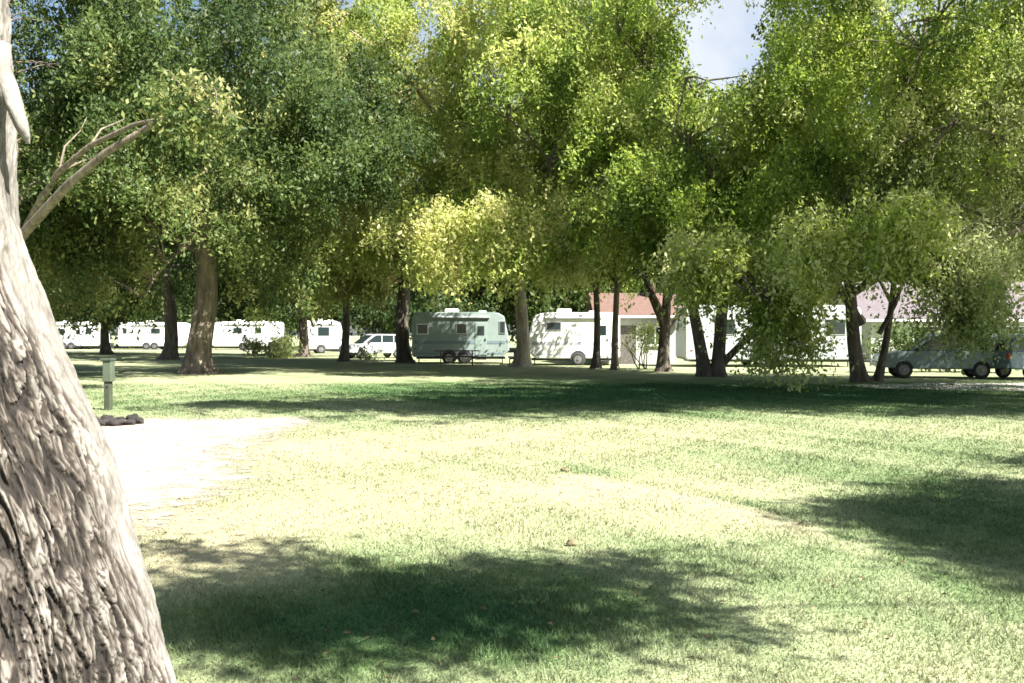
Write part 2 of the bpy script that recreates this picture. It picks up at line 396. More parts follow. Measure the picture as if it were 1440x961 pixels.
# ------------------------------------------------------------------ trees
class Tubes:
    def __init__(s): s.v = []; s.f = []; s.n = 0
    def add(s, pts, rad, seg=8, lobes=None):
        pts = [np.asarray(q, float) for q in pts]; m = len(pts)
        prev = None
        for i in range(m):
            t = pts[min(i + 1, m - 1)] - pts[max(i - 1, 0)]; t = t / (np.linalg.norm(t) + 1e-9)
            ref = np.array([0, 1.0, 0]) if abs(t[1]) < 0.9 else np.array([1.0, 0, 0])
            u = np.cross(ref, t); u /= np.linalg.norm(u)
            if prev is not None:
                u = prev - t * np.dot(prev, t); u /= np.linalg.norm(u)
            prev = u; w = np.cross(t, u)
            a = np.arange(seg) * 2 * math.pi / seg
            rr = np.full(seg, rad[i], float)
            if lobes is not None: rr = rr * lobes(i, a)
            s.v.append(pts[i] + (np.cos(a) * rr)[:, None] * u + (np.sin(a) * rr)[:, None] * w)
        b = s.n
        for i in range(m - 1):
            j = np.arange(seg); k = (j + 1) % seg
            s.f.append(np.stack([b + i * seg + j, b + i * seg + k, b + (i + 1) * seg + k, b + (i + 1) * seg + j], 1))
        s.n += m * seg
    def build(s, name, mat, parent):
        V = np.concatenate(s.v); Fq = np.concatenate(s.f)
        return np_mesh(name, V, Fq.ravel(), np.full(len(Fq), 4), mat, parent, smooth=True)

def curve(a, b, bow, k=7, jit=0.0):
    a, b = np.asarray(a, float), np.asarray(b, float); L = np.linalg.norm(b - a); out = []
    ph = rng.random(3) * 6.28
    for i in range(k):
        t = i / (k - 1); q = a + (b - a) * t
        q = q + np.array([0, 0, bow]) * L * math.sin(math.pi * t)
        q = q + jit * L * math.sin(math.pi * t) * np.array([math.sin(5 * t + ph[0]), math.sin(4 * t + ph[1]), 0.5 * math.sin(6 * t + ph[2])])
        out.append(q)
    return out

def leaves(centres, per, spread, leaf, droop, tone_c):
    """hanging sprays of leaf-sized faces round each clump centre; returns verts, tone"""
    ns = 9; nl = max(4, per // ns); K = len(centres); N = K * ns * nl
    c = np.repeat(centres, ns * nl, 0)
    start = rng.normal(0, 1, (K * ns, 3)) * np.array([spread, spread, spread * 0.75])
    lean = rng.normal(0, 0.45, (K * ns, 2))
    start = np.repeat(start, nl, 0); lean = np.repeat(lean, nl, 0)
    t = np.tile(np.linspace(0, 1, nl), K * ns) * droop * np.repeat(0.4 + 0.9 * rng.random(K * ns), nl)
    p = c + start + np.stack([lean[:, 0] * t, lean[:, 1] * t, -t], 1) + rng.normal(0, leaf * 0.45, (N, 3))
    d = rng.normal(0, 1, (N, 3)); d[:, 2] -= 1.0; d /= np.linalg.norm(d, axis=1)[:, None]
    q = rng.normal(0, 1, (N, 3)) * 0.65 + np.array([0.15, -0.25, 0.8]); w = np.cross(d, q); w /= np.linalg.norm(w, axis=1)[:, None] + 1e-9
    L = leaf * (0.5 + 1.0 * rng.random(N) ** 1.5)[:, None]; W = L * 0.24
    nrm = np.cross(d, w)
    V = np.empty((N, 4, 3)); V[:, 0] = p; V[:, 1] = p + d * L * 0.5 + w * W + nrm * L * 0.08; V[:, 2] = p + d * L; V[:, 3] = p + d * L * 0.5 - w * W + nrm * L * 0.08
    tone = np.repeat(tone_c, ns * nl) + rng.normal(0, 0.13, N)
    return V.reshape(-1, 3), np.clip(tone, 0, 1)

HOLES = [(1020, 56, 72, 80)]      # openings between the crowns where sky shows (seen from the lawn)
def in_hole(P):
    px = 720 + F * P[:, 0] / P[:, 1]; py = HZ - F * (P[:, 2] - EYE) / P[:, 1]
    h = np.zeros(len(P), bool)
    for x, y, rx, ry in HOLES: h |= ((px - x) / rx) ** 2 + ((py - y) / ry) ** 2 < 1
    return h
def clumps(ell, dens, gap=0.25, shell=0.30, group=9, dome=False):
    """clump centres gathered into boughs inside ellipsoids, holes left where a slow noise is low; returns positions, bough number"""
    out = []; bough = []; nb = 0
    for (cx, cy, cz, rx, ry, rz) in ell:
        k = max(5, int(dens * (rx * ry * rz) ** 0.72 / group))
        d = rng.normal(0, 1, (k, 3)); d /= np.linalg.norm(d, axis=1)[:, None]
        if dome: cz += 1.0; rz *= 1.28; d[:, 2] = np.abs(d[:, 2]) - 0.08
        r = rng.random(k) ** shell
        p = np.array([cx, cy, cz]) + d * r[:, None] * np.array([rx, ry, rz]) * 0.95
        s = rng.random() * 50
        g = np.array([noise.noise((q[0] * 0.42 + s, q[1] * 0.42, q[2] * 0.42)) for q in p])
        p = p[g > -0.45 + gap]
        sz = min(0.72, 0.10 * (rx * ry * rz) ** (1 / 3) + 0.12)
        for q in p:
            m_ = int(group * (0.6 + 0.8 * rng.random()))
            o = rng.normal(0, 1, (m_, 3)) * np.array([sz, sz, sz * 0.62])
            o[:, 2] -= 0.25 * (o[:, 0] ** 2 + o[:, 1] ** 2) / max(sz, 0.2)
            out.append(q + o); bough += [nb] * m_; nb += 1
    return np.concatenate(out), np.array(bough)

def tree(name, base, r0, fork, ell, mat, bark, label, cat='tree', group=None, dens=12, per=126, spread=0.25, leaf=0.175, droop=0.95,
         stems=None, limb_r=1.0, topf=0.5, gap=0.27, nlimb=7, lean=(0, 0), extra=None, limbs=None, zmin=0.5, tone=0.5, dome=True):
    """base (x, y); ell: crown ellipsoids relative to the base (z from the ground); stems: several trunks [(dx, dy, r, topdx, topdy)]"""
    root = empty(name, (base[0], base[1], 0)); tag(root, label, cat, group)
    cl, bo = clumps(ell, dens, gap, dome=dome)
    if extra is not None and len(extra): cl = np.concatenate([cl, np.asarray(extra, float)]); bo = np.concatenate([bo, bo.max() + 1 + np.arange(len(extra)) // 4])
    ok = cl[:, 2] > zmin + droop * 0.5
    ok &= ~in_hole(cl + np.array([base[0], base[1], 0]) - np.array([0, 0, droop * 0.4]))
    cl, bo = cl[ok], bo[ok]
    bt = rng.normal(0, 0.22, bo.max() + 1)
    K = len(cl)
    # trunk and limbs
    tb = Tubes(); samples = []
    top = max(e[2] + e[5] * topf for e in ell)
    stems = stems or [(0, 0, r0, lean[0], lean[1])]
    tips = []
    for (dx, dy, rr, tx, ty) in stems:
        ph = rng.random() * 6.28; hs = [0, 0.12, 0.3, 0.7, 1.2, fork * 0.55, fork * 0.8, fork, fork + (top - fork) * 0.3, fork + (top - fork) * 0.65, top]
        hs = sorted(set(round(h, 3) for h in hs))
        pts, rad = [], []
        for h in hs:
            t = h / top
            wv = 0.35 * rr * math.sin(h * 0.9 + ph)
            pts.append((dx + tx * (t ** 0.8) + wv, dy + ty * (t ** 0.8) + 0.6 * wv, h - 0.05))
            fl = 1 + 0.75 * math.exp(-h / 0.28)
            rad.append(rr * fl * (1 - 0.22 * min(1, h / fork)) * (1 if h <= fork else max(0.12, 1 - (h - fork) / (top - fork))))
        lb = lambda i, a, hs=hs, ph=ph: 1 + 0.22 * math.exp(-hs[i] / 0.4) * np.cos(4 * a + ph) + 0.05 * np.cos(7 * a + 2 * ph)
        tb.add(pts, rad, 14, lb)
        P = np.array(pts)
        for h in np.linspace(fork * 0.9, top, 10):
            samples.append(np.array([np.interp(h, hs, P[:, i]) for i in range(3)]))
        tips.append((P, hs, rr))
    # main limbs to far-apart clumps
    idx = [int(rng.integers(K))]; dist = np.linalg.norm(cl - cl[idx[0]], axis=1)
    for _ in range(nlimb - 1):
        j = int(np.argmax(dist * (0.8 + 0.4 * rng.random(K)))); idx.append(j); dist = np.minimum(dist, np.linalg.norm(cl - cl[j], axis=1))
    for q, j in enumerate(idx):
        P, hs, rr = tips[q % len(tips)]
        h = fork * (0.85 + 0.3 * rng.random()) if cl[j][2] < top * 0.6 else fork + (top - fork) * 0.3 * rng.random()
        a = np.array([np.interp(h, hs, P[:, i]) for i in range(3)])
        c = curve(a, cl[j], 0.12, 8, 0.05)
        if in_hole(np.array(c) + np.array([base[0], base[1], 0])).any(): continue
        r1 = rr * (0.32 + 0.2 * rng.random()) * limb_r
        tb.add(c, np.linspace(r1, min(0.025, r1), 8), 8); samples += [c[i] for i in range(2, 8)]
    for (pts, ra, rb) in (limbs or []):
        c = [np.asarray(q, float) for q in pts]; tb.add(c, np.linspace(ra, rb, len(c)), 10); samples += c[1:]
    S = np.array(samples)
    for j in range(0, K, 2):
        d = np.linalg.norm(S - cl[j], axis=1); a = S[int(np.argmin(d))]
        if 0.4 < d.min() < 2.2: tb.add(curve(a, cl[j] + np.array([0, 0, 0.2]), 0.10, 4, 0.06), np.linspace(0.045 * min(1, limb_r * 1.5), 0.010, 4), 4)
    tb.build('trunk', bark, root)
    tn = np.array([noise.noise((q[0] * 0.35 + base[0], q[1] * 0.35 + base[1], q[2] * 0.35)) for q in cl]) * 0.5 + tone + bt[bo] + (0.18 if extra is not None else 0) * (np.arange(K) >= K - (len(extra) if extra is not None else 0)) + rng.normal(0, 0.07, K)
    V, t = leaves(cl, per, spread, leaf, droop, tn)
    np_mesh('crown', V, np.arange(len(V)), np.full(len(V) // 4, 4), mat, root, attrs={'tone': ('FACE', t)})
    return root

def pb(px, Y): return (gx(px, Y), Y)
def rel(pxs, b):
    """hanging clumps given as (photo px, photo py, depth) -> positions relative to base b"""
    return [(gx(x, d) - b[0], d - b[1], gz(y, d)) for x, y, d in pxs]
def sprinkle(x0, x1, y0, y1, d, k, b, dd=1.5):
    return rel([(x0 + (x1 - x0) * rng.random(), y0 + (y1 - y0) * rng.random(), d + dd * (rng.random() - 0.5)) for _ in range(k)], b)

ROW = 'trees along the far edge of the lawn'
# left: tree mostly hidden behind the leaning trunk, its limb slanting up to the right
b = pb(2, 33)
tree('shade_tree', b, 0.34, 4.2, [(1, 1, 6.0, 6.5, 5, 11), (6.5, 2, 9, 5, 4.5, 7.0), (-5, 0, 6, 5, 5, 9)], L_DARK, B_MID,
     'dark tree half hidden by the leaning trunk, one bare limb slanting up right', group=ROW, tone=0.36, nlimb=4,
     limbs=[([(gx(x, d) - b[0], d - b[1], gz(y, d)) for x, y, d in ((-2, 372, 33), (35, 328, 30), (95, 262, 28.2), (150, 215, 27.4), (205, 182, 27), (268, 150, 26.8))], 0.17, 0.06)], extra=sprinkle(215, 330, 100, 175, 26.3, 22, b))
# thick trunk at the left
b = pb(285, 40.5)
tree('shade_tree', b, 0.50, 5.2, [(-1, -1, 7.0, 7.5, 6.5, 10), (-6, -1, 4.4, 4.5, 4.5, 7.0), (5, -2, 5, 4.0, 4, 8.0)], L_DARK, B_MID,
     'thickest trunked tree of the far row, flared sunlit root, dark crown', group=ROW, tone=0.42, dens=13,
     extra=sprinkle(40, 215, 300, 425, 37, 50, b) + sprinkle(330, 440, 300, 430, 39, 30, b))
b = pb(238, 62)
tree('shade_tree', b, 0.42, 5.5, [(-2, 0, 5, 8, 6, 14)], L_DARK, B_DARK,
     'dark slim trunked tree standing just behind left of the thickest trunk', group=ROW, dens=10, leaf=0.24, tone=0.35)
b = pb(150, 78)
tree('shade_tree', b, 0.36, 3.6, [(-2, 0, 4, 9, 6, 15)], L_DARK, B_DARK,
     'dark thin trunked tree before the gap between two far white trailers', group=ROW, dens=9, leaf=0.28, spread=0.8, tone=0.35)
# middle-left, light green low sprays
b = pb(485, 58)
tree('shade_tree', b, 0.24, 4.5, [(0, -1, 6, 6, 5, 13), (0.5, -3, 3.4, 3.2, 2.8, 4.2)], L_MID, B_DARK,
     'slender trunked tree with pale green low sprays, left of the silver car', group=ROW, leaf=0.22, tone=0.62,
     extra=sprinkle(430, 545, 335, 415, 52, 55, b))
b = pb(425, 70)
tree('shade_tree', b, 0.34, 4.6, [(-1, 0, 5, 7, 6, 15)], L_DARK, B_DARK,
     'shaded tree with grey trunk beside the white camper and the light green bush', group=ROW, leaf=0.27, dens=10, spread=0.7, tone=0.35)
b = pb(568, 56)
tree('shade_tree', b, 0.40, 5.0, [(-2.5, -4, 6.5, 6.5, 6, 13), (1, -1, 5.4, 3.5, 3.5, 6)], L_MID, B_DARK,
     'dark forked trunk tree at the left end of the grey travel trailer', group=ROW, tone=0.6, leaf=0.22)
b = pb(505, 43)
# front yellow-green crowns in the centre
b = pb(732, 49)
tree('shade_tree', b, 0.34, 5.0, [(-1.5, -5, 5.6, 7, 6.5, 13), (2.4, -4, 4.6, 3, 2.6, 5.5), (-2.8, -4, 4.3, 3, 3, 6.5)], L_YELLOW, B_PALE,
     'yellow green tree with a pale sunlit trunk between the grey and the white trailer', group=ROW, tone=0.68, dens=14,
     extra=sprinkle(590, 720, 270, 385, 36.5, 70, b) + sprinkle(740, 840, 270, 372, 36.5, 60, b))
b = pb(838, 46)
tree('shade_tree', b, 0.17, 4.0, [(0, -2, 5.2, 4, 4, 11)], L_MID, B_DARK,
     'thin dark straight trunk tree, left one of the pair before the red roofed cabin', group=ROW, tone=0.4, dens=10)
b = pb(866, 44.5)
tree('shade_tree', b, 0.16, 3.6, [(0.5, -2, 5.2, 4, 4, 11)], L_YELLOW, B_MID,
     'thin brownish trunk tree, right one of the pair before the red roofed cabin', group=ROW, tone=0.5, dens=10)
b = pb(936, 42.5)
tree('shade_tree', b, 0.27, 2.2, [(-1.5, -4, 6.0, 6, 6, 12.5), (-2.5, -3, 5.2, 2.5, 3, 4.4)], L_YELLOW, B_DARK,
     'tree with a dark trunk parting low into a narrow fork, before the mobile home', group=ROW, tone=0.62, dens=13, topf=0.16,
     limbs=[([(0, 0, 1.7), (0.35, 0, 2.2), (0.9, 0.1, 2.75), (1.7, 0, 3.4), (2.2, 0, 4.4)], 0.12, 0.05),
            ([(0, 0, 1.8), (-0.25, 0, 2.4), (-0.75, 0, 3.6), (-1.1, -0.2, 5.2)], 0.2, 0.12)])
b = pb(1003, 37.5)
tree('shade_tree', b, 0.25, 3.2, [(0.2, -3.5, 5.4, 5.5, 5.6, 12), (1.9, -3.0, 3.4, 2.4, 2.6, 5), (-1.0, -2.4, 4.4, 2.2, 2.4, 4)], L_FRESH, B_DARK,
     'paired dark trunks, low limb leaning right, fresh foliage hanging low', group=ROW, tone=0.56, dens=14, topf=0.12, leaf=0.145, per=155,
     stems=[(-0.32, 0, 0.24, -1.0, 0), (0.28, 0.1, 0.25, 0.1, 0.2)],
     limbs=[([(0.25, 0.1, 0.35), (0.6, 0, 0.75), (1.1, -0.1, 1.3), (1.6, -0.2, 1.9), (2.3, -0.4, 2.9)], 0.16, 0.08)],
     extra=sprinkle(1062, 1150, 385, 480, 28, 75, b) + sprinkle(950, 1090, 320, 412, 28.5, 80, b))
b = pb(1213, 33.2)
tree('shade_tree', b, 0.27, 2.6, [(0.5, -2.5, 5.6, 5.6, 5.6, 11), (-2.2, -2, 5.2, 2.6, 2.6, 4.6), (4.2, -2.5, 5.0, 3.4, 3.2, 6.5)], L_FRESH, B_DARK,
     'twin trunked tree at right, dark stems spreading in a V beside pale gravel', group=ROW, tone=0.6, dens=14, leaf=0.135, per=165,
     stems=[(0, 0, 0.25, -1.2, 0), (0.62, 0.4, 0.13, 1.6, 0.3)],
     limbs=[([(-0.05, 0, 1.9), (-0.5, 0, 2.7), (-1.0, -0.1, 3.5), (-1.5, -0.1, 5)], 0.17, 0.1), ([(0.7, 0.4, 1.6), (1.2, 0.3, 2.6), (1.5, 0.2, 3.6)], 0.09, 0.05)],
     extra=sprinkle(1100, 1190, 290, 365, 25.5, 40, b) + sprinkle(1230, 1320, 270, 360, 25, 50, b))
b = pb(1520, 29.0)
tree('shade_tree', b, 0.36, 3.5, [(-2.6, 0.6, 4.4, 4.2, 4.0, 9), (1.5, 1, 4.2, 4.5, 4.5, 10)], L_PALE, B_MID,
     'pale green tree at right edge, sprays hanging over the parked cars', group=ROW, tone=0.55, dens=12, leaf=0.125, per=170,
     extra=sprinkle(1300, 1410, 310, 425, 25.5, 80, b) + sprinkle(1335, 1395, 400, 452, 26, 26, b))

# wood behind, each tree its own
BACK = 'dark trees far behind the trailers'
back = [(-60, 115, 24, 9), (60, 128, 27, 10), (185, 112, 25, 9), (330, 122, 27, 10), (450, 112, 25, 8), (560, 118, 27, 9), (655, 92, 22, 8),
        (760, 100, 25, 9), (860, 88, 22, 8), (930, 104, 20, 8), (1110, 90, 17, 8), (1190, 80, 22, 8), (1300, 86, 23, 8), (1400, 82, 24, 9), (1510, 80, 22, 8)]
where = ['beyond the leftmost white trailer', 'above the first gap between the white trailers', 'behind the second white trailer', 'behind the light green bush', 'behind the white camper',
         'behind the silver car', 'above the grey travel trailer roof', 'behind the white trailer right of centre', 'over the left end of the red roof', 'over the middle of the red roof',
         'over the long pale mobile home', 'left of the mauve roof', 'over the left end of the mauve roof', 'over the middle of the mauve roof', 'beyond the right end of the mauve roof']
for (px, Y, h, rr), w in zip(back, where):
    b = pb(px, Y)
    tree('background_tree', b, 0.4, 4.5, [(0, 0, 4.5, rr, rr * 0.7, h - 4.5)], L_DARK, B_DARK,
         'dark tall tree far back ' + w, group=BACK, dens=6.5, per=90, spread=1.0, leaf=0.42, droop=1.6, gap=0.05, nlimb=5, tone=0.36)

# tree out of the frame at the right: throws the two shadows on the near lawn
def over(sx, sy, z):                # the point at height z whose shadow falls on the lawn at (sx, sy)
    return np.array([sx, sy, 0.0]) + np.array([sd.x, sd.y, sd.z]) * z / sd.z
def shade_clumps(spec, b):
    out = []
    for px, py, rx, ry, z, k in spec:
        c = over(*ground(px, py), z); q = rng.normal(0, 0.5, (k, 3)) * np.array([rx, ry, 0.5]); out.append(c + q - np.array([b[0], b[1], 0]))
    return np.concatenate(out)
b = (14.0, 1.5)
tree('shade_tree', b, 0.4, 4.2, [(2, 0, 9.2, 3, 3, 3.2)], L_MID, B_MID,
     'shade tree standing out of frame at the right, its limbs overhanging the near lawn', group='trees overhead at the camera', dens=12, per=110, leaf=0.12, spread=0.22, gap=0.1, droop=0.4, nlimb=5, limb_r=0.09, dome=False,
     extra=shade_clumps([(1385, 738, 0.9, 1.4, 8.5, 170), (1300, 725, 0.7, 0.4, 8.0, 50), (1250, 720, 0.5, 0.25, 8.0, 16), (1440, 690, 1.0, 0.8, 8.5, 60), (1440, 795, 0.6, 0.4, 8, 26), (1452, 650, 0.6, 0.9, 8.5, 16), (1470, 760, 1.0, 1.0, 8.5, 40),
        (270, 848, 0.5, 0.30, 7.2, 18), (360, 835, 0.55, 0.34, 7.2, 19), (450, 842, 0.6, 0.34, 7.4, 20), (560, 828, 0.7, 0.26, 7.4, 16), (680, 806, 0.6, 0.22, 7.4, 12), (770, 796, 0.6, 0.16, 7.5, 8), (850, 788, 0.4, 0.10, 7.5, 3),
        (820, 852, 0.5, 0.06, 7.5, 4), (900, 866, 0.35, 0.04, 7.5, 3), (640, 868, 0.5, 0.06, 7.3, 5), (740, 850, 0.4, 0.06, 7.3, 3), (300, 885, 0.5, 0.14, 7.3, 9), (440, 884, 0.6, 0.10, 7.3, 7), (560, 890, 0.5, 0.06, 7.3, 3),
        (250, 772, 0.6, 0.14, 7.4, 6), (350, 792, 0.5, 0.12, 7.4, 4), (880, 822, 0.35, 0.04, 7.5, 3)], b))

# two unseen wide trees added beyond the right edge to shade the middle lawn
b = (17.0, 15.5)
tree('shade_tree', b, 0.5, 6.5, [(0, 1, 13, 5, 4, 2.2), (-7, 3.5, 13.2, 5, 3.6, 1.3)], L_MID, B_MID,
     'tall unseen tree added at the right, its high boughs shading mid lawn', group='trees overhead at the camera', dens=13, nlimb=7, limb_r=0.3, dome=False,
     extra=shade_clumps([(300, 566, 1.6, 1.0, 13, 12), (400, 570, 2.0, 1.8, 13, 40), (500, 566, 2.2, 2.2, 13, 55), (600, 570, 2.4, 2.4, 13, 66), (700, 573, 2.5, 2.6, 13, 74), (800, 566, 2.5, 2.6, 13, 70), (900, 562, 2.4, 2.6, 13, 66), (640, 552, 3, 2.6, 13.5, 44), (820, 548, 3, 3, 13.5, 44), (700, 541, 3, 2.6, 13.5, 44), (900, 541, 3, 2.6, 13.5, 44)], b))
b = (27.0, 21.0)
tree('shade_tree', b, 0.5, 6.0, [(0, 0, 12.5, 5, 4, 2.6)], L_MID, B_MID,
     'farther tall unseen tree added at the right to shade lawn beside the gravel', group='trees overhead at the camera', dens=13, nlimb=7, limb_r=0.3, dome=False,
     extra=shade_clumps([(1000, 564, 2.4, 2.6, 12.5, 66), (1100, 562, 2.4, 2.4, 12.5, 60), (1200, 560, 2.4, 2.2, 12.5, 54), (1300, 560, 2.4, 2.0, 12.5, 50), (1400, 558, 2.4, 1.8, 12.5, 44), (1000, 546, 3, 3, 13, 50), (1120, 546, 3, 2.4, 13, 44), (1250, 548, 3, 2.0, 13, 40), (1480, 556, 2.4, 1.8, 12.5, 30)], b))

# ------------------------------------------------------------------ bushes
def bush(name, b, ell, mat, label, cat='bush', group=None, dens=26, per=120, leaf=0.13, spread=0.3, droop=0.35, tone=0.5, stems_n=6):
    root = empty(name, (b[0], b[1], 0)); tag(root, label, cat, group)
    cl, _ = clumps(ell, dens, 0.02, 0.5, 3); cl = cl[cl[:, 2] > 0.18]
    tb = Tubes()
    for k in range(stems_n):
        j = int(rng.integers(len(cl))); tb.add(curve((0.12 * rng.normal(), 0.12 * rng.normal(), -0.03), cl[j], 0.05, 5, 0.05), np.linspace(0.035, 0.01, 5), 5)
    tb.build('stem', B_DARK, root)
    V, t = leaves(cl, per, spread, leaf, droop, tone + rng.normal(0, 0.15, len(cl)))
    np_mesh('foliage', V, np.arange(len(V)), np.full(len(V) // 4, 4), mat, root, attrs={'tone': ('FACE', t)})
    return root
bush('round_bush', pb(382, 66), [(0, 0, 0.85, 1.6, 1.2, 0.95)], L_PALE, 'light green rounded bush in the sun between thick trunk and white camper', leaf=0.18, tone=0.75)
SH = 'dark shrubs behind the parked cars'
bush('dark_shrub', pb(1268, 41), [(0, 0, 1.5, 1.1, 1.0, 1.2)], L_DARK, 'bluish dark shrub beside the twin trunks, left of the parked cars', group=SH, tone=0.35)
bush('dark_shrub', pb(1335, 42), [(0, 0, 1.25, 1.2, 1.0, 1.1)], L_DARK, 'low dark shrub behind the teal grey car', group=SH, tone=0.4)
bush('dark_shrub', pb(1412, 41), [(0, 0, 1.4, 1.3, 1.0, 1.1)], L_DARK, 'dark shrub above the blue grey car at the right edge', group=SH, tone=0.3)
bush('hanging_shrub', pb(905, 45.5), [(0, 0, 1.5, 0.7, 0.5, 1.0)], L_PALE, 'pale yellow green shrub against the cream cabin wall', tone=0.7)
bush('low_shrub', pb(515, 62), [(0, 0, 0.35, 0.7, 0.5, 0.35)], L_DARK, 'small dark shrub in the grass before the silver car', tone=0.35)

# ------------------------------------------------------------------ paints
WHITE = plain('white_enamel', (0.78, 0.78, 0.77), 0.4, var=0.05, scale=2)
PALEH = plain('pale_siding', (0.38, 0.42, 0.43), 0.6, var=0.06, scale=2)
CREAMW = plain('cream_wall', (0.40, 0.41, 0.37), 0.85, var=0.08, scale=4)
GREYT = plain('grey_green_enamel', (0.22, 0.28, 0.26), 0.45, var=0.08, scale=2)
STRIPE = plain('slate_stripe', (0.14, 0.19, 0.21), 0.45, var=0.08)
STRIPE2 = plain('grey_stripe', (0.40, 0.42, 0.45), 0.45, var=0.08)
DARKM = plain('dark_metal', (0.04, 0.04, 0.045), 0.5, var=0.2)
RUBBER = plain('tyre_rubber', (0.025, 0.025, 0.026), 0.85, var=0.2)
ALU = plain('aluminium', (0.55, 0.56, 0.57), 0.35, metal=0.8, var=0.05)
STEEL = plain('wheel_steel', (0.16, 0.16, 0.165), 0.5, metal=0.4, var=0.2)
REDL = plain('red_lens', (0.45, 0.03, 0.02), 0.25, var=0.05)
CLEARL = plain('clear_lens', (0.75, 0.75, 0.7), 0.15, var=0.03)
CARB = plain('blue_grey_paint', (0.13, 0.185, 0.22), 0.35, var=0.06, scale=2)
TEALB = plain('teal_grey_paint', (0.12, 0.165, 0.165), 0.35, var=0.06, scale=2)
SILVER = plain('silver_paint', (0.50, 0.51, 0.54), 0.3, metal=0.3, var=0.05, scale=2)
WOODD = plain('weathered_wood', (0.085, 0.075, 0.068), 0.85, var=0.3, scale=8)
STONE = plain('soot_stone', (0.020, 0.017, 0.015), 0.95, var=0.45, scale=7, bump=0.6)
ASH = plain('ash', (0.06, 0.055, 0.05), 1.0, var=0.5, scale=12)
POSTP = plain('grey_green_wood', (0.045, 0.055, 0.032), 0.9, var=0.25, scale=9)
def glass_mat():
    m, nt, n, l, p = new_mat('dark_glass')
    p.inputs['Base Color'].default_value = (0.018, 0.028, 0.03, 1); p.inputs['Roughness'].default_value = 0.06
    return m
GLASS = glass_mat()
def shingle(name, c):
    m, nt, n, l, p = new_mat(name)
    tc = n.new('ShaderNodeTexCoord'); br = n.new('ShaderNodeTexBrick'); br.inputs['Scale'].default_value = 3.2
    mp = n.new('ShaderNodeMapping'); mp.inputs['Rotation'].default_value = (0, 0, 0)
    br.inputs['Color1'].default_value = (*c, 1); br.inputs['Color2'].default_value = (*[q * 0.72 for q in c], 1); br.inputs['Mortar'].default_value = (*[q * 0.45 for q in c], 1)
    br.inputs['Mortar Size'].default_value = 0.03
    l.new(tc.outputs['Object'], mp.inputs[0]); l.new(mp.outputs[0], br.inputs['Vector']); l.new(br.outputs[0], p.inputs['Base Color'])
    p.inputs['Roughness'].default_value = 0.9; return m
ROOFR = shingle('red_brown_shingles', (0.155, 0.092, 0.075))
ROOFM = shingle('mauve_grey_shingles', (0.15, 0.128, 0.14))

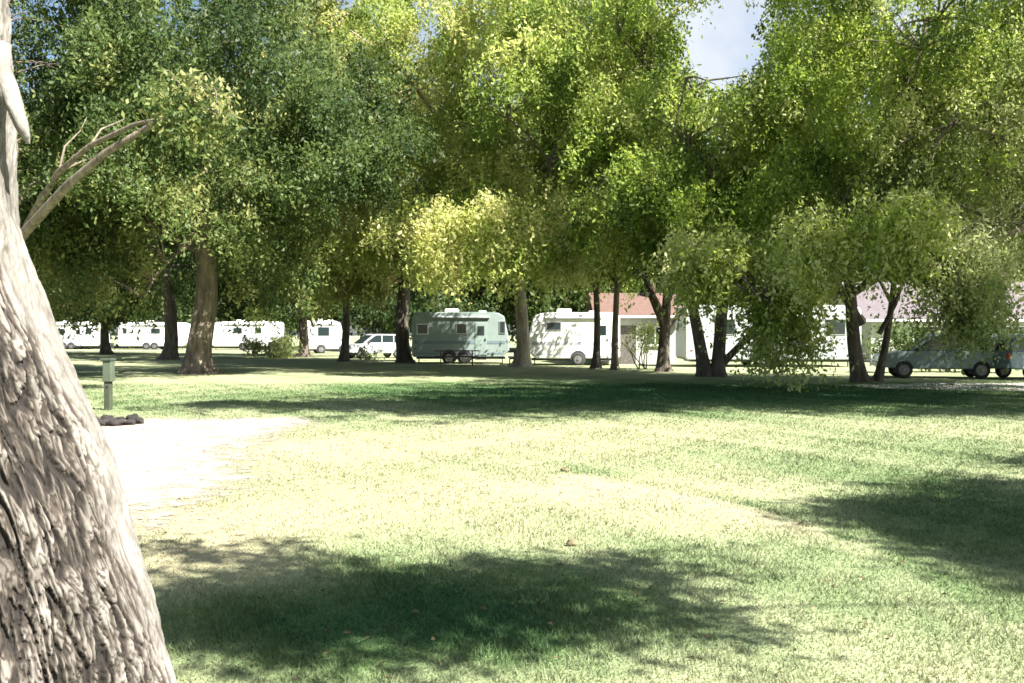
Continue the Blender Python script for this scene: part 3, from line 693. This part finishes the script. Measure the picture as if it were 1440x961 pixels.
# ------------------------------------------------------------------ trailers
def wheel(x, y, r, w, parent, side):
    t = MB().torus((0, 0, 0), r * 0.74, r * 0.26, 'Y').build('wheel', RUBBER, parent, True, (x, y, r))
    t.scale = (1, w / (r * 0.52), 1)
    MB().cyl((0, side * 0.0, 0), r * 0.6, r * 0.44, 'Y', 20).cyl((0, side * r * 0.24, 0), r * 0.2, 0.05, 'Y', 12).build('rim', STEEL, t)
def trailer(name, px0, px1, Y, h, W, body_mat, stripe_mat, label, wins, door=None, rot=0.0, group=None, clear=0.36, axles=1, slope=0.25, nose=1, awning=True):
    x0, x1 = gx(px0, Y), gx(px1, Y); L = x1 - x0
    if rot: L = L / math.cos(rot)
    root = empty(name, ((x0 + x1) / 2, Y, 0), rot); tag(root, label, 'trailer', group)
    z0, z1 = clear, h; hl = L / 2; s = slope
    prof = [(-hl, z0 + 0.12), (-hl + 0.10, z0), (hl - 0.35, z0), (hl, z0 + 0.35), (hl - 0.02, z0 + 1.0), (hl - s * 1.1, z1 - 0.22), (hl - s * 1.5 - 0.2, z1 - 0.05), (hl - s - 0.7, z1), (-hl + 0.35, z1), (-hl + 0.12, z1 - 0.06), (-hl, z1 - 0.25)]
    if nose < 0: prof = [(-x, z) for x, z in prof]
    MB().prism(prof, 0, W, 0.06).build('body', body_mat, root)
    for k, (wx, wz, ww, wh) in enumerate(wins):
        f = MB().box((wx * hl, -0.012, z0 + wz * (h - z0)), (ww, 0.03, wh), bev=0.01).build('window', GLASS, root)
        fr = MB()
        cx, cz = wx * hl, z0 + wz * (h - z0)
        for sx in (-1, 1): fr.box((cx + sx * (ww / 2 + 0.018), -0.014, cz), (0.035, 0.045, wh + 0.072))
        for sz in (-1, 1): fr.box((cx, -0.014, cz + sz * (wh / 2 + 0.018)), (ww, 0.045, 0.035))
        fr.build('frame', ALU, f)
    MB().box((-0.05 * nose, -0.006, z0 + 0.42 * (h - z0) - 0.22), (L * 0.93, 0.014, 0.16)).build('stripe', stripe_mat, root)
    MB().box((-0.05 * nose, -0.005, z0 + 0.2), (L * 0.9, 0.012, 0.07)).build('stripe', stripe_mat, root)
    if door is not None:
        d = MB().box((door * hl, -0.012, z0 + 0.12 + 0.86), (0.62, 0.03, 1.72), bev=0.012).build('door', body_mat, root)
        MB().box((door * hl + 0.24, -0.04, z0 + 0.95), (0.07, 0.05, 0.12), bev=0.01).build('handle', DARKM, d)
        MB().box((door * hl, -0.03, z0 + 1.42), (0.36, 0.02, 0.5), bev=0.006).build('window', GLASS, d)
        MB().box((door * hl, -0.22, 0.25), (0.6, 0.4, 0.04), bev=0.005).box((door * hl - 0.27, -0.1, 0.36), (0.03, 0.2, 0.2)).box((door * hl + 0.27, -0.1, 0.36), (0.03, 0.2, 0.2)).build('step', DARKM, root)
    for k in range(axles):
        xx = (-0.2 - 0.82 * k + 0.41 * (axles - 1)) * nose
        arch = MB(); arch.cyl((0, 0, 0), 0.40, 0.03, 'Y', 24).build('wheel_arch', DARKM, root, loc=(xx, -0.004, 0.37))
        wheel(xx, 0.02, 0.33, 0.22, root, -1); wheel(xx, W - 0.02, 0.33, 0.22, root, 1)
    MB().box((0, W / 2, z0 - 0.06), (L * 0.92, W * 0.7, 0.1)).build('chassis', DARKM, root)
    tg = MB(); xx = hl * nose
    for sy in (-1, 1): tg.box((xx + nose * 0.45, W / 2 + sy * 0.22, z0 - 0.02), (1.05, 0.07, 0.09), rot=None)
    tg.cyl((xx + nose * 0.95, W / 2, z0 - 0.2), 0.035, 0.5, 'Z', 10).box((xx + nose * 0.6, W / 2, z0 + 0.17), (0.3, 0.45, 0.3), bev=0.05)
    tg.build('drawbar', DARKM, root)
    for sx in (-1, 1): MB().cyl((sx * hl * 0.86, 0.25, (z0) / 2), 0.03, z0, 'Z', 8).build('corner_jack', DARKM, root)
    MB().box((-0.1 * L, W * 0.5, h + 0.10), (0.75, 0.7, 0.2), bev=0.06).build('roof_unit', WHITE, root)
    MB().box((0.22 * L, W * 0.5, h + 0.05), (0.4, 0.4, 0.1), bev=0.03).build('roof_vent', WHITE, root)
    if awning: MB().cyl((0, -0.06, h - 0.28), 0.06, L * 0.6, 'X', 12).build('awning', STRIPE2, root)
    MB().box((-hl * nose * 0.93, -0.012, z0 + 0.45), (0.1, 0.025, 0.07), bev=0.006).build('lamp', REDL, root)
    return root

trailer('travel_trailer', 579, 716, 53.5, 2.78, 2.3, GREYT, STRIPE, 'grey green travel trailer in the shade with dark small windows, behind the lawn centre',
        [(-0.78, 0.62, 0.55, 0.5), (0.02, 0.63, 0.5, 0.5), (0.86, 0.66, 0.25, 0.6)], door=0.42, axles=2)
trailer('travel_trailer', 743, 872, 50.5, 2.70, 2.3, WHITE, STRIPE2, 'white travel trailer right of the pale trunk, behind the pair of thin trunks',
        [(-0.45, 0.70, 0.7, 0.36)], nose=-1, door=0.62)
GW = 'white trailers far off at the left'
trailer('parked_trailer', 52, 142, 104, 2.85, 2.4, WHITE, STRIPE2, 'white trailer at far left beside the leaning trunk, two dark openings', [(-0.25, 0.6, 0.7, 0.6), (0.62, 0.62, 0.6, 0.6)], door=0.3, group=GW, axles=2)
trailer('parked_trailer', 166, 262, 102, 2.80, 2.4, WHITE, STRIPE2, 'white trailer far off between the thin dark trunk and the thickest trunk', [(0.1, 0.64, 0.9, 0.5), (-0.8, 0.64, 0.4, 0.5)], group=GW, axles=2)
trailer('parked_trailer', 296, 392, 100, 2.85, 2.4, WHITE, STRIPE2, 'white trailer far off right of the thickest trunk, behind the light bush', [(-0.2, 0.64, 0.8, 0.5), (0.4, 0.64, 0.6, 0.5)], group=GW, axles=2, nose=-1)
trailer('parked_trailer', 428, 482, 82, 2.70, 2.3, WHITE, STRIPE, 'small white camper seen between two dark trunks, left of the silver car', [(0.0, 0.62, 0.9, 0.7)], group=GW, rot=R(20))

# ------------------------------------------------------------------ motor vehicles
def car_body(prof, W, mat, root, tum=0.0):
    MB().prism(prof, -W / 2, W / 2, 0.05).build('body', mat, root, False)
def side_windows(quads, W, root, inset=0.0):
    for sgn in (-1, 1):
        for q in quads:
            MB().prism(q, sgn * (W / 2 + 0.004) - 0.006, sgn * (W / 2 + 0.004) + 0.006).build('window', GLASS, root)

def wagon(loc, rz, label, paint, group=None):
    root = empty('parked_car', loc, rz); tag(root, label, 'car', group)
    W = 1.76
    low = [(-2.15, 0.42), (-1.62, 0.36), (-1.55, 0.62), (-1.32, 0.72), (-1.1, 0.62), (-1.03, 0.34), (0.98, 0.34), (1.05, 0.62), (1.28, 0.72), (1.5, 0.62), (1.58, 0.36), (2.1, 0.40), (2.18, 0.62), (2.08, 0.85), (1.2, 0.98), (-2.1, 1.0), (-2.2, 0.7)]
    MB().prism(low, -W / 2, W / 2, 0.05).build('body', paint, root)
    MB().prism([(-2.05, 0.99), (-1.85, 1.5), (-1.6, 1.58), (0.1, 1.6), (0.35, 1.54), (1.15, 0.985)], -W / 2 + 0.1, W / 2 - 0.1, 0.06).build('cabin', paint, root)
    side_windows([[(-1.82, 1.05), (-1.66, 1.48), (-1.1, 1.52), (-1.1, 1.05)], [(-1.03, 1.05), (-1.03, 1.52), (-0.25, 1.53), (-0.25, 1.05)], [(-0.18, 1.05), (-0.18, 1.53), (0.2, 1.53), (0.9, 1.05)]], W - 0.2, root)
    MB().poly([(1.17, -0.7, 1.0), (1.17, 0.7, 1.0), (0.41, 0.62, 1.53), (0.41, -0.62, 1.53)]).build('windscreen', GLASS, root)
    MB().poly([(-2.075, -0.68, 1.04), (-2.075, 0.68, 1.04), (-1.89, 0.62, 1.47), (-1.89, -0.62, 1.47)]).build('rear_window', GLASS, root)
    for sx in (-1.32, 1.28):
        for sy in (-1, 1): wheel(sx, sy * (W / 2 - 0.11), 0.31, 0.2, root, sy)
    for sy in (-1, 1):
        MB().box((2.13, sy * 0.62, 0.7), (0.08, 0.3, 0.14), bev=0.02).build('headlight', CLEARL, root)
        MB().box((-2.16, sy * 0.74, 0.82), (0.06, 0.16, 0.24), bev=0.02).build('tail_light', REDL, root)
        MB().box((0.75, sy * (W / 2 + 0.05), 1.05), (0.1, 0.16, 0.12), bev=0.02).build('mirror', DARKM, root)
    MB().box((2.17, 0, 0.5), (0.1, W * 0.95, 0.16), bev=0.03).build('bumper', paint, root)
    MB().box((-2.2, 0, 0.5), (0.1, W * 0.95, 0.16), bev=0.03).build('bumper', paint, root)
    return root
wagon((gx(526, 66), 66, 0), R(212), 'silver station wagon parked at an angle left of the grey travel trailer', SILVER)
CG = 'cars parked beyond the gravel'
wagon((gx(1318, 36.5), 36.5, 0), R(168), 'teal grey car parked beyond the gravel, nearest the twin trunks', TEALB, CG)
wagon((gx(1478, 35.5), 35.5, 0), R(8), 'blue grey car cut by the right edge of the view', CARB, CG)

# ------------------------------------------------------------------ houses
def house(name, x0, x1, Y, depth, eave, ridge, wall_m, roof_m, label, wins, doors=()):
    root = empty(name, ((x0 + x1) / 2, Y, 0)); tag(root, label, 'house'); hl = (x1 - x0) / 2
    prof = [(0, -0.1), (depth, -0.1), (depth, eave), (depth / 2, ridge - 0.12), (0, eave)]
    bm = MB(); a = [bm.bm.verts.new((-hl, y, z)) for y, z in prof]; c = [bm.bm.verts.new((hl, y, z)) for y, z in prof]
    bm.bm.faces.new(a); bm.bm.faces.new(c[::-1])
    for i in range(5): bm.bm.faces.new((a[i], c[i], c[(i + 1) % 5], a[(i + 1) % 5]))
    bm.build('wall', wall_m, root)
    o = 0.45; sl = (ridge - eave) / (depth / 2)
    rb = MB()
    rp = [(-o, eave - o * sl), (depth / 2, ridge), (depth + o, eave - o * sl), (depth + o, eave - o * sl + 0.14), (depth / 2, ridge + 0.16), (-o, eave - o * sl + 0.14)]
    a = [rb.bm.verts.new((-hl - o, y, z)) for y, z in rp]; c = [rb.bm.verts.new((hl + o, y, z)) for y, z in rp]
    rb.bm.faces.new(a); rb.bm.faces.new(c[::-1])
    for i in range(6): rb.bm.faces.new((a[i], c[i], c[(i + 1) % 6], a[(i + 1) % 6]))
    rf = rb.build('roof', roof_m, root)
    MB().box((hl * 0.5, depth * 0.42, ridge + 0.25), (0.5, 0.5, 0.9), bev=0.02).build('chimney', ROOFR, rf)
    MB().box((0, -o - 0.03, eave - o * sl + 0.06), (2 * hl + 2 * o, 0.08, 0.12), bev=0.02).build('gutter', WHITE, rf)
    for wx, wz, ww, wh in wins:
        f = MB().box((wx * hl, -0.01, wz), (ww, 0.03, wh)).build('window', GLASS, root)
        fr = MB()
        for sx in (-1, 0, 1): fr.box((wx * hl + sx * (ww / 2 + (0.03 if sx else 0)), -0.016, wz), (0.06, 0.05, wh + 0.12))
        for sz in (-1, 1): fr.box((wx * hl, -0.014, wz + sz * (wh / 2 + 0.03)), (ww, 0.045, 0.06))
        fr.build('frame', WHITE, f)
        MB().box((wx * hl, -0.06, wz - wh / 2 - 0.09), (ww + 0.2, 0.12, 0.05), bev=0.008).build('sill', WHITE, f)
    for dx in doors:
        d = MB().box((dx * hl, -0.012, 1.03), (0.9, 0.035, 2.05), bev=0.01).build('door', WOODD, root)
        MB().cyl((dx * hl + 0.36, -0.05, 1.0), 0.03, 0.06, 'Y', 10).build('handle', ALU, d)
    return root
house('cabin', gx(846, 53), gx(950, 53), 53, 6, 2.62, 3.75, CREAMW, ROOFR, 'small cream cabin with a reddish brown roof behind the pair of thin trunks', [(0.45, 1.5, 0.9, 0.9)], (-0.3,))
trailer('mobile_home', 964, 1212, 48.0, 3.0, 3.0, PALEH, STRIPE2, 'long pale mobile home behind the forked and paired dark trunks', [(-0.55, 0.6, 0.9, 0.7), (0.7, 0.6, 0.9, 0.7)], door=0.1, axles=2, slope=0.02, awning=False)
house('bungalow', gx(1225, 56), gx(1530, 56), 56, 9, 2.5, 4.6, CREAMW, ROOFM, 'house with a mauve grey roof behind the dark shrubs at the right', [(-0.5, 1.5, 1.3, 1.0), (0.3, 1.5, 1.3, 1.0)], (0.0,))

# ------------------------------------------------------------------ picnic table, post, fire ring, clods
t = empty('picnic_table', (gx(642, 50.5), 50.5, 0), R(4)); tag(t, 'dark weathered picnic table with benches in front of the grey trailer', 'table')
mb = MB()
for k in range(5): mb.box((0, -0.32 + 0.16 * k, 0.75), (2.3, 0.145, 0.045), bev=0.006)
mb.build('tabletop', WOODD, t)
for sy in (-1, 1): MB().box((0, sy * 0.75, 0.45), (2.3, 0.27, 0.045), bev=0.006).build('bench', WOODD, t)
for sx in (-0.8, 0.8):
    for sy in (-1, 1): MB().box((sx, sy * 0.42, 0.365), (0.05, 0.1, 0.86), rot=(sy * R(27), 'X')).build('leg', WOODD, t)
    MB().box((sx + 0.05, 0, 0.40), (0.045, 1.6, 0.1)).build('crossbeam', WOODD, t)

PB = ground(152, 577)
t = empty('utility_post', (PB[0], PB[1], 0), R(-8)); tag(t, 'grey green utility post with a box on top, at the edge of the bare earth', 'post')
MB().box((0, 0, 0.42), (0.13, 0.13, 0.9), bev=0.012).build('post', POSTP, t)
MB().box((0.015, -0.005, 0.82), (0.19, 0.17, 0.44), bev=0.015).build('meter_box', plain('pale_green_box', (0.075, 0.095, 0.065), 0.7, var=0.15), t)
MB().box((0.0, 0, 1.065), (0.25, 0.23, 0.05), bev=0.012).build('cap', plain('cap_green', (0.045, 0.065, 0.045), 0.7, var=0.15), t)
MB().cyl((0.02, -0.12, 0.52), 0.02, 0.12, 'Y', 10).cyl((0.02, -0.17, 0.48), 0.018, 0.1, 'Z', 10).build('tap', DARKM, t)

FB = ground(160, 597)
t = empty('fire_ring', (FB[0], FB[1], 0.0)); tag(t, 'low dark stone fire ring on bare earth below the grey green post', 'fire ring')
for k in range(11):
    a = 2 * math.pi * k / 11; bm = bmesh.new(); bmesh.ops.create_icosphere(bm, subdivisions=3, radius=1)
    for v in bm.verts: v.co *= 1 + 0.55 * noise.noise(v.co * 1.3 + Vector((k * 3.1, 0, 0))) + 0.2 * noise.noise(v.co * 3.7 + Vector((k, 0, 0)))
    q = MB(); q.bm.free(); q.bm = bm
    s = 0.075 + 0.06 * random.random()
    bmesh.ops.scale(bm, vec=(s * 1.25, s, s * 0.8), verts=bm.verts)
    o = q.build('stone', STONE, t, True, (0.42 * math.cos(a), 0.42 * math.sin(a), s * 0.5)); o.rotation_euler = (0, 0, a + 1.5)
MB().cyl((0, 0, 0.035), 0.36, 0.05, 'Z', 20, 0.3).build('ash_bed', ASH, t)
def clod(px, py, s, label):
    b = ground(px, py); bm = bmesh.new(); bmesh.ops.create_icosphere(bm, subdivisions=3, radius=1)
    for v in bm.verts: v.co *= 1 + 0.45 * noise.noise(v.co * 1.7 + Vector((px, 0, 0))) + 0.15 * noise.noise(v.co * 5)
    bmesh.ops.scale(bm, vec=(s, s * 0.8, s * 0.6), verts=bm.verts)
    q = MB(); q.bm.free(); q.bm = bm
    o = q.build('earth_clod', plain('clod_' + str(px), (0.13, 0.11, 0.06), 0.95, var=0.4, scale=30), None, True, (b[0], b[1], 0.02)); tag(o, label, 'clod', 'clods on the lawn')
clod(805, 768, 0.045, 'small dark clod on the lawn just above the foreground shadow')
clod(795, 664, 0.05, 'faint small clod on the sunlit lawn, farther of the two')

# ------------------------------------------------------------------ foreground leaning trunk
def big_tree():
    Y0 = 3.6
    root = empty('leaning_tree', (gx(-60, Y0), Y0, 0)); tag(root, 'huge pale barked leaning trunk close at the left edge of the view', 'tree')
    ox, oy = root.location.x, root.location.y
    edge = [(1100, 262), (1000, 249), (935, 236), (870, 219), (800, 199), (700, 166), (600, 131), (500, 92), (430, 64), (370, 44), (300, 28), (200, 24), (100, 19), (20, 15), (-200, 0), (-600, -40)]
    ez = np.array([gz(y, Y0) for y, x in edge]); ex = np.array([gx(x, Y0) for y, x in edge]) - np.clip(0.018 + 0.016 * ez, 0.018, 0.06)
    rad_z = [(-0.1, 0.66), (0.4, 0.56), (1.0, 0.49), (1.6, 0.45), (2.5, 0.44), (4.0, 0.42), (5.2, 0.40)]
    zs = np.concatenate([np.linspace(-0.06, 0.3, 30, endpoint=False), np.linspace(0.3, 2.9, 520, endpoint=False), np.linspace(2.9, 5.2, 60)])
    nseg = 560
    # more points on the side the camera sees
    a = np.linspace(0, 2 * math.pi, nseg, endpoint=False)
    A = a + 0.45 * np.sin(a - 2.6)      # densify around the visible quarter
    V = np.empty((len(zs), nseg, 3)); depth = np.empty((len(zs), nseg))
    RZ = np.interp(zs, [q[0] for q in rad_z], [q[1] for q in rad_z])
    EX = np.interp(zs, ez, ex)
    ker = np.exp(-np.linspace(-2, 2, 61) ** 2); ker /= ker.sum()
    # outline smoothed along the height
    zz = np.linspace(-0.5, 6, 651); exs = np.convolve(np.interp(zz, ez, ex), ker, 'same'); exs[:40] = np.interp(zz[:40], ez, ex); exs[-40:] = np.interp(zz[-40:], ez, ex)
    EX = np.interp(zs, zz, exs)
    for i, z in enumerate(zs):
        r = RZ[i]; cx = EX[i] - ox - r * 0.985
        for j in range(nseg):
            th = A[j]; c, s = math.cos(th), math.sin(th)
            # rugged and darker on the left face, smoother on the right
            tw = math.atan2(s, c); rug = 0.38 + (R(-3) - tw) / R(22) + 0.22 * (1.0 - z) + 0.5 * noise.noise((c * 3, s * 3, z * 2.0)); rug = min(1.0, max(0.24, rug))
            P = Vector((c * r * 19, s * r * 19, z * 3.6 + 2.2 * c * r)); P += 0.35 * noise.noise_vector(P * 0.8) + 0.12 * noise.noise_vector(P * 3.0)
            n1 = abs(noise.noise(P)); n2 = abs(noise.noise(P * 2.1 + Vector((9, 4, 2))))
            n3 = abs(noise.noise(Vector((P.x * 4.3, P.y * 4.3, P.z * 6.5))))
            crack = max(0.0, 1 - n1 / 0.15) ** 0.8 + 0.55 * max(0.0, 1 - n2 / 0.16) + 0.40 * max(0.0, 1 - n3 / 0.22)
            crack = min(1.15, crack)
            f1 = noise.fractal(Vector((c * r * 5, s * r * 5, z * 2.2)), 1.0, 2.0, 4)
            f2 = noise.noise(Vector((c * r * 40, s * r * 40, z * 16)))
            h = 0.028 * f1 * (0.5 + rug) - 0.026 * crack * rug * (0.85 + 0.4 * f1) - 0.006 * rug * abs(noise.noise(P * 4.1)) + 0.006 * f2 * (0.4 + rug)
            lobe = 0.10 * math.exp(-max(z, 0) / 0.4) * math.cos(5 * th + 0.6)
            rr = r * (1 + lobe) + h
            V[i, j] = (cx + c * rr, s * rr, z); depth[i, j] = min(1.0, max(0.0, crack * rug * 1.1 + 0.46 * rug * rug * (0.65 - f2 * 0.6 - f1 * 0.5)))
    n_, m_ = len(zs), nseg
    I = np.arange(n_ - 1)[:, None] * m_; J = np.arange(m_)[None]; K = (np.arange(m_) + 1)[None] % m_
    Fq = np.stack([I + J, I + K, I + m_ + K, I + m_ + J], -1).reshape(-1, 4)
    m, nt, n, l, p = new_mat('pale_rugged_bark')
    at = n.new('ShaderNodeAttribute'); at.attribute_name = 'crack'
    tc = n.new('ShaderNodeTexCoord'); mp = n.new('ShaderNodeMapping'); mp.inputs['Scale'].default_value = (1, 1, 0.4)
    nz = n.new('ShaderNodeTexNoise'); nz.inputs['Scale'].default_value = 11; nz.inputs['Detail'].default_value = 9; nz.inputs['Roughness'].default_value = 0.7
    l.new(tc.outputs['Object'], mp.inputs[0]); l.new(mp.outputs[0], nz.inputs['Vector'])
    r1 = ramp(n, [(0.3, (0.092, 0.083, 0.072)), (0.5, (0.175, 0.163, 0.146)), (0.7, (0.27, 0.256, 0.235))]); l.new(nz.outputs['Fac'], r1.inputs[0])
    r2 = ramp(n, [(0.1, (1, 1, 1)), (0.5, (0.26, 0.22, 0.19)), (0.9, (0.07, 0.058, 0.05))]); l.new(at.outputs['Fac'], r2.inputs[0])
    mul = n.new('ShaderNodeMix'); mul.data_type = 'RGBA'; mul.blend_type = 'MULTIPLY'; mul.inputs[0].default_value = 1.0
    l.new(r1.outputs[0], mul.inputs[6]); l.new(r2.outputs[0], mul.inputs[7]); l.new(mul.outputs[2], p.inputs['Base Color'])
    n3 = n.new('ShaderNodeTexNoise'); n3.inputs['Scale'].default_value = 60; n3.inputs['Detail'].default_value = 7; l.new(mp.outputs[0], n3.inputs['Vector'])
    b = n.new('ShaderNodeBump'); b.inputs['Strength'].default_value = 0.7; b.inputs['Distance'].default_value = 0.012; l.new(n3.outputs['Fac'], b.inputs['Height']); l.new(b.outputs[0], p.inputs['Normal'])
    p.inputs['Roughness'].default_value = 0.92
    np_mesh('trunk', V.reshape(-1, 3), Fq.ravel(), np.full(len(Fq), 4), m, root, attrs={'crack': ('POINT', depth.ravel())}, smooth=True)
    # broken stub hanging off the trunk
    st = Tubes()
    pts = [(gx(x, d) - ox, d - oy, gz(y, d)) for x, y, d in ((-14, 70, 3.62), (-2, 100, 3.58), (12, 128, 3.55), (22, 152, 3.54), (31, 176, 3.54), (38, 192, 3.55), (41, 203, 3.56))]
    st.add(pts, [0.06, 0.05, 0.036, 0.028, 0.021, 0.015, 0.005], 14, lambda i, a: 1 + 0.22 * np.sin(3 * a + 1.7 * i) + 0.12 * np.sin(5 * a - i))
    st.build('branch_stub', m, root)
    # limbs and crown overhead, out of frame
    tb = Tubes(); top = np.array([EX[-1] - ox - RZ[-1] * 0.985, 0, 5.15])
    ell = [(-1.5, -1.5, 9.5, 4.5, 4.5, 3.0), (-5, 2, 8.5, 3, 3, 2.4)]
    cl, _ = clumps(ell, 13, 0.1)
    for j in range(9):
        c = curve(top + np.array([0, 0, -0.3]), cl[int(rng.integers(len(cl)))], 0.12, 8, 0.05); tb.add(c, np.linspace(0.24, 0.03, 8), 9)
    tb.build('limb', B_PALE, root)
    Vv, t = leaves(cl, 110, 0.5, 0.13, 0.9, 0.5 + rng.normal(0, 0.12, len(cl)))
    np_mesh('crown', Vv, np.arange(len(Vv)), np.full(len(Vv) // 4, 4), L_MID, root, attrs={'tone': ('FACE', t)})
big_tree()
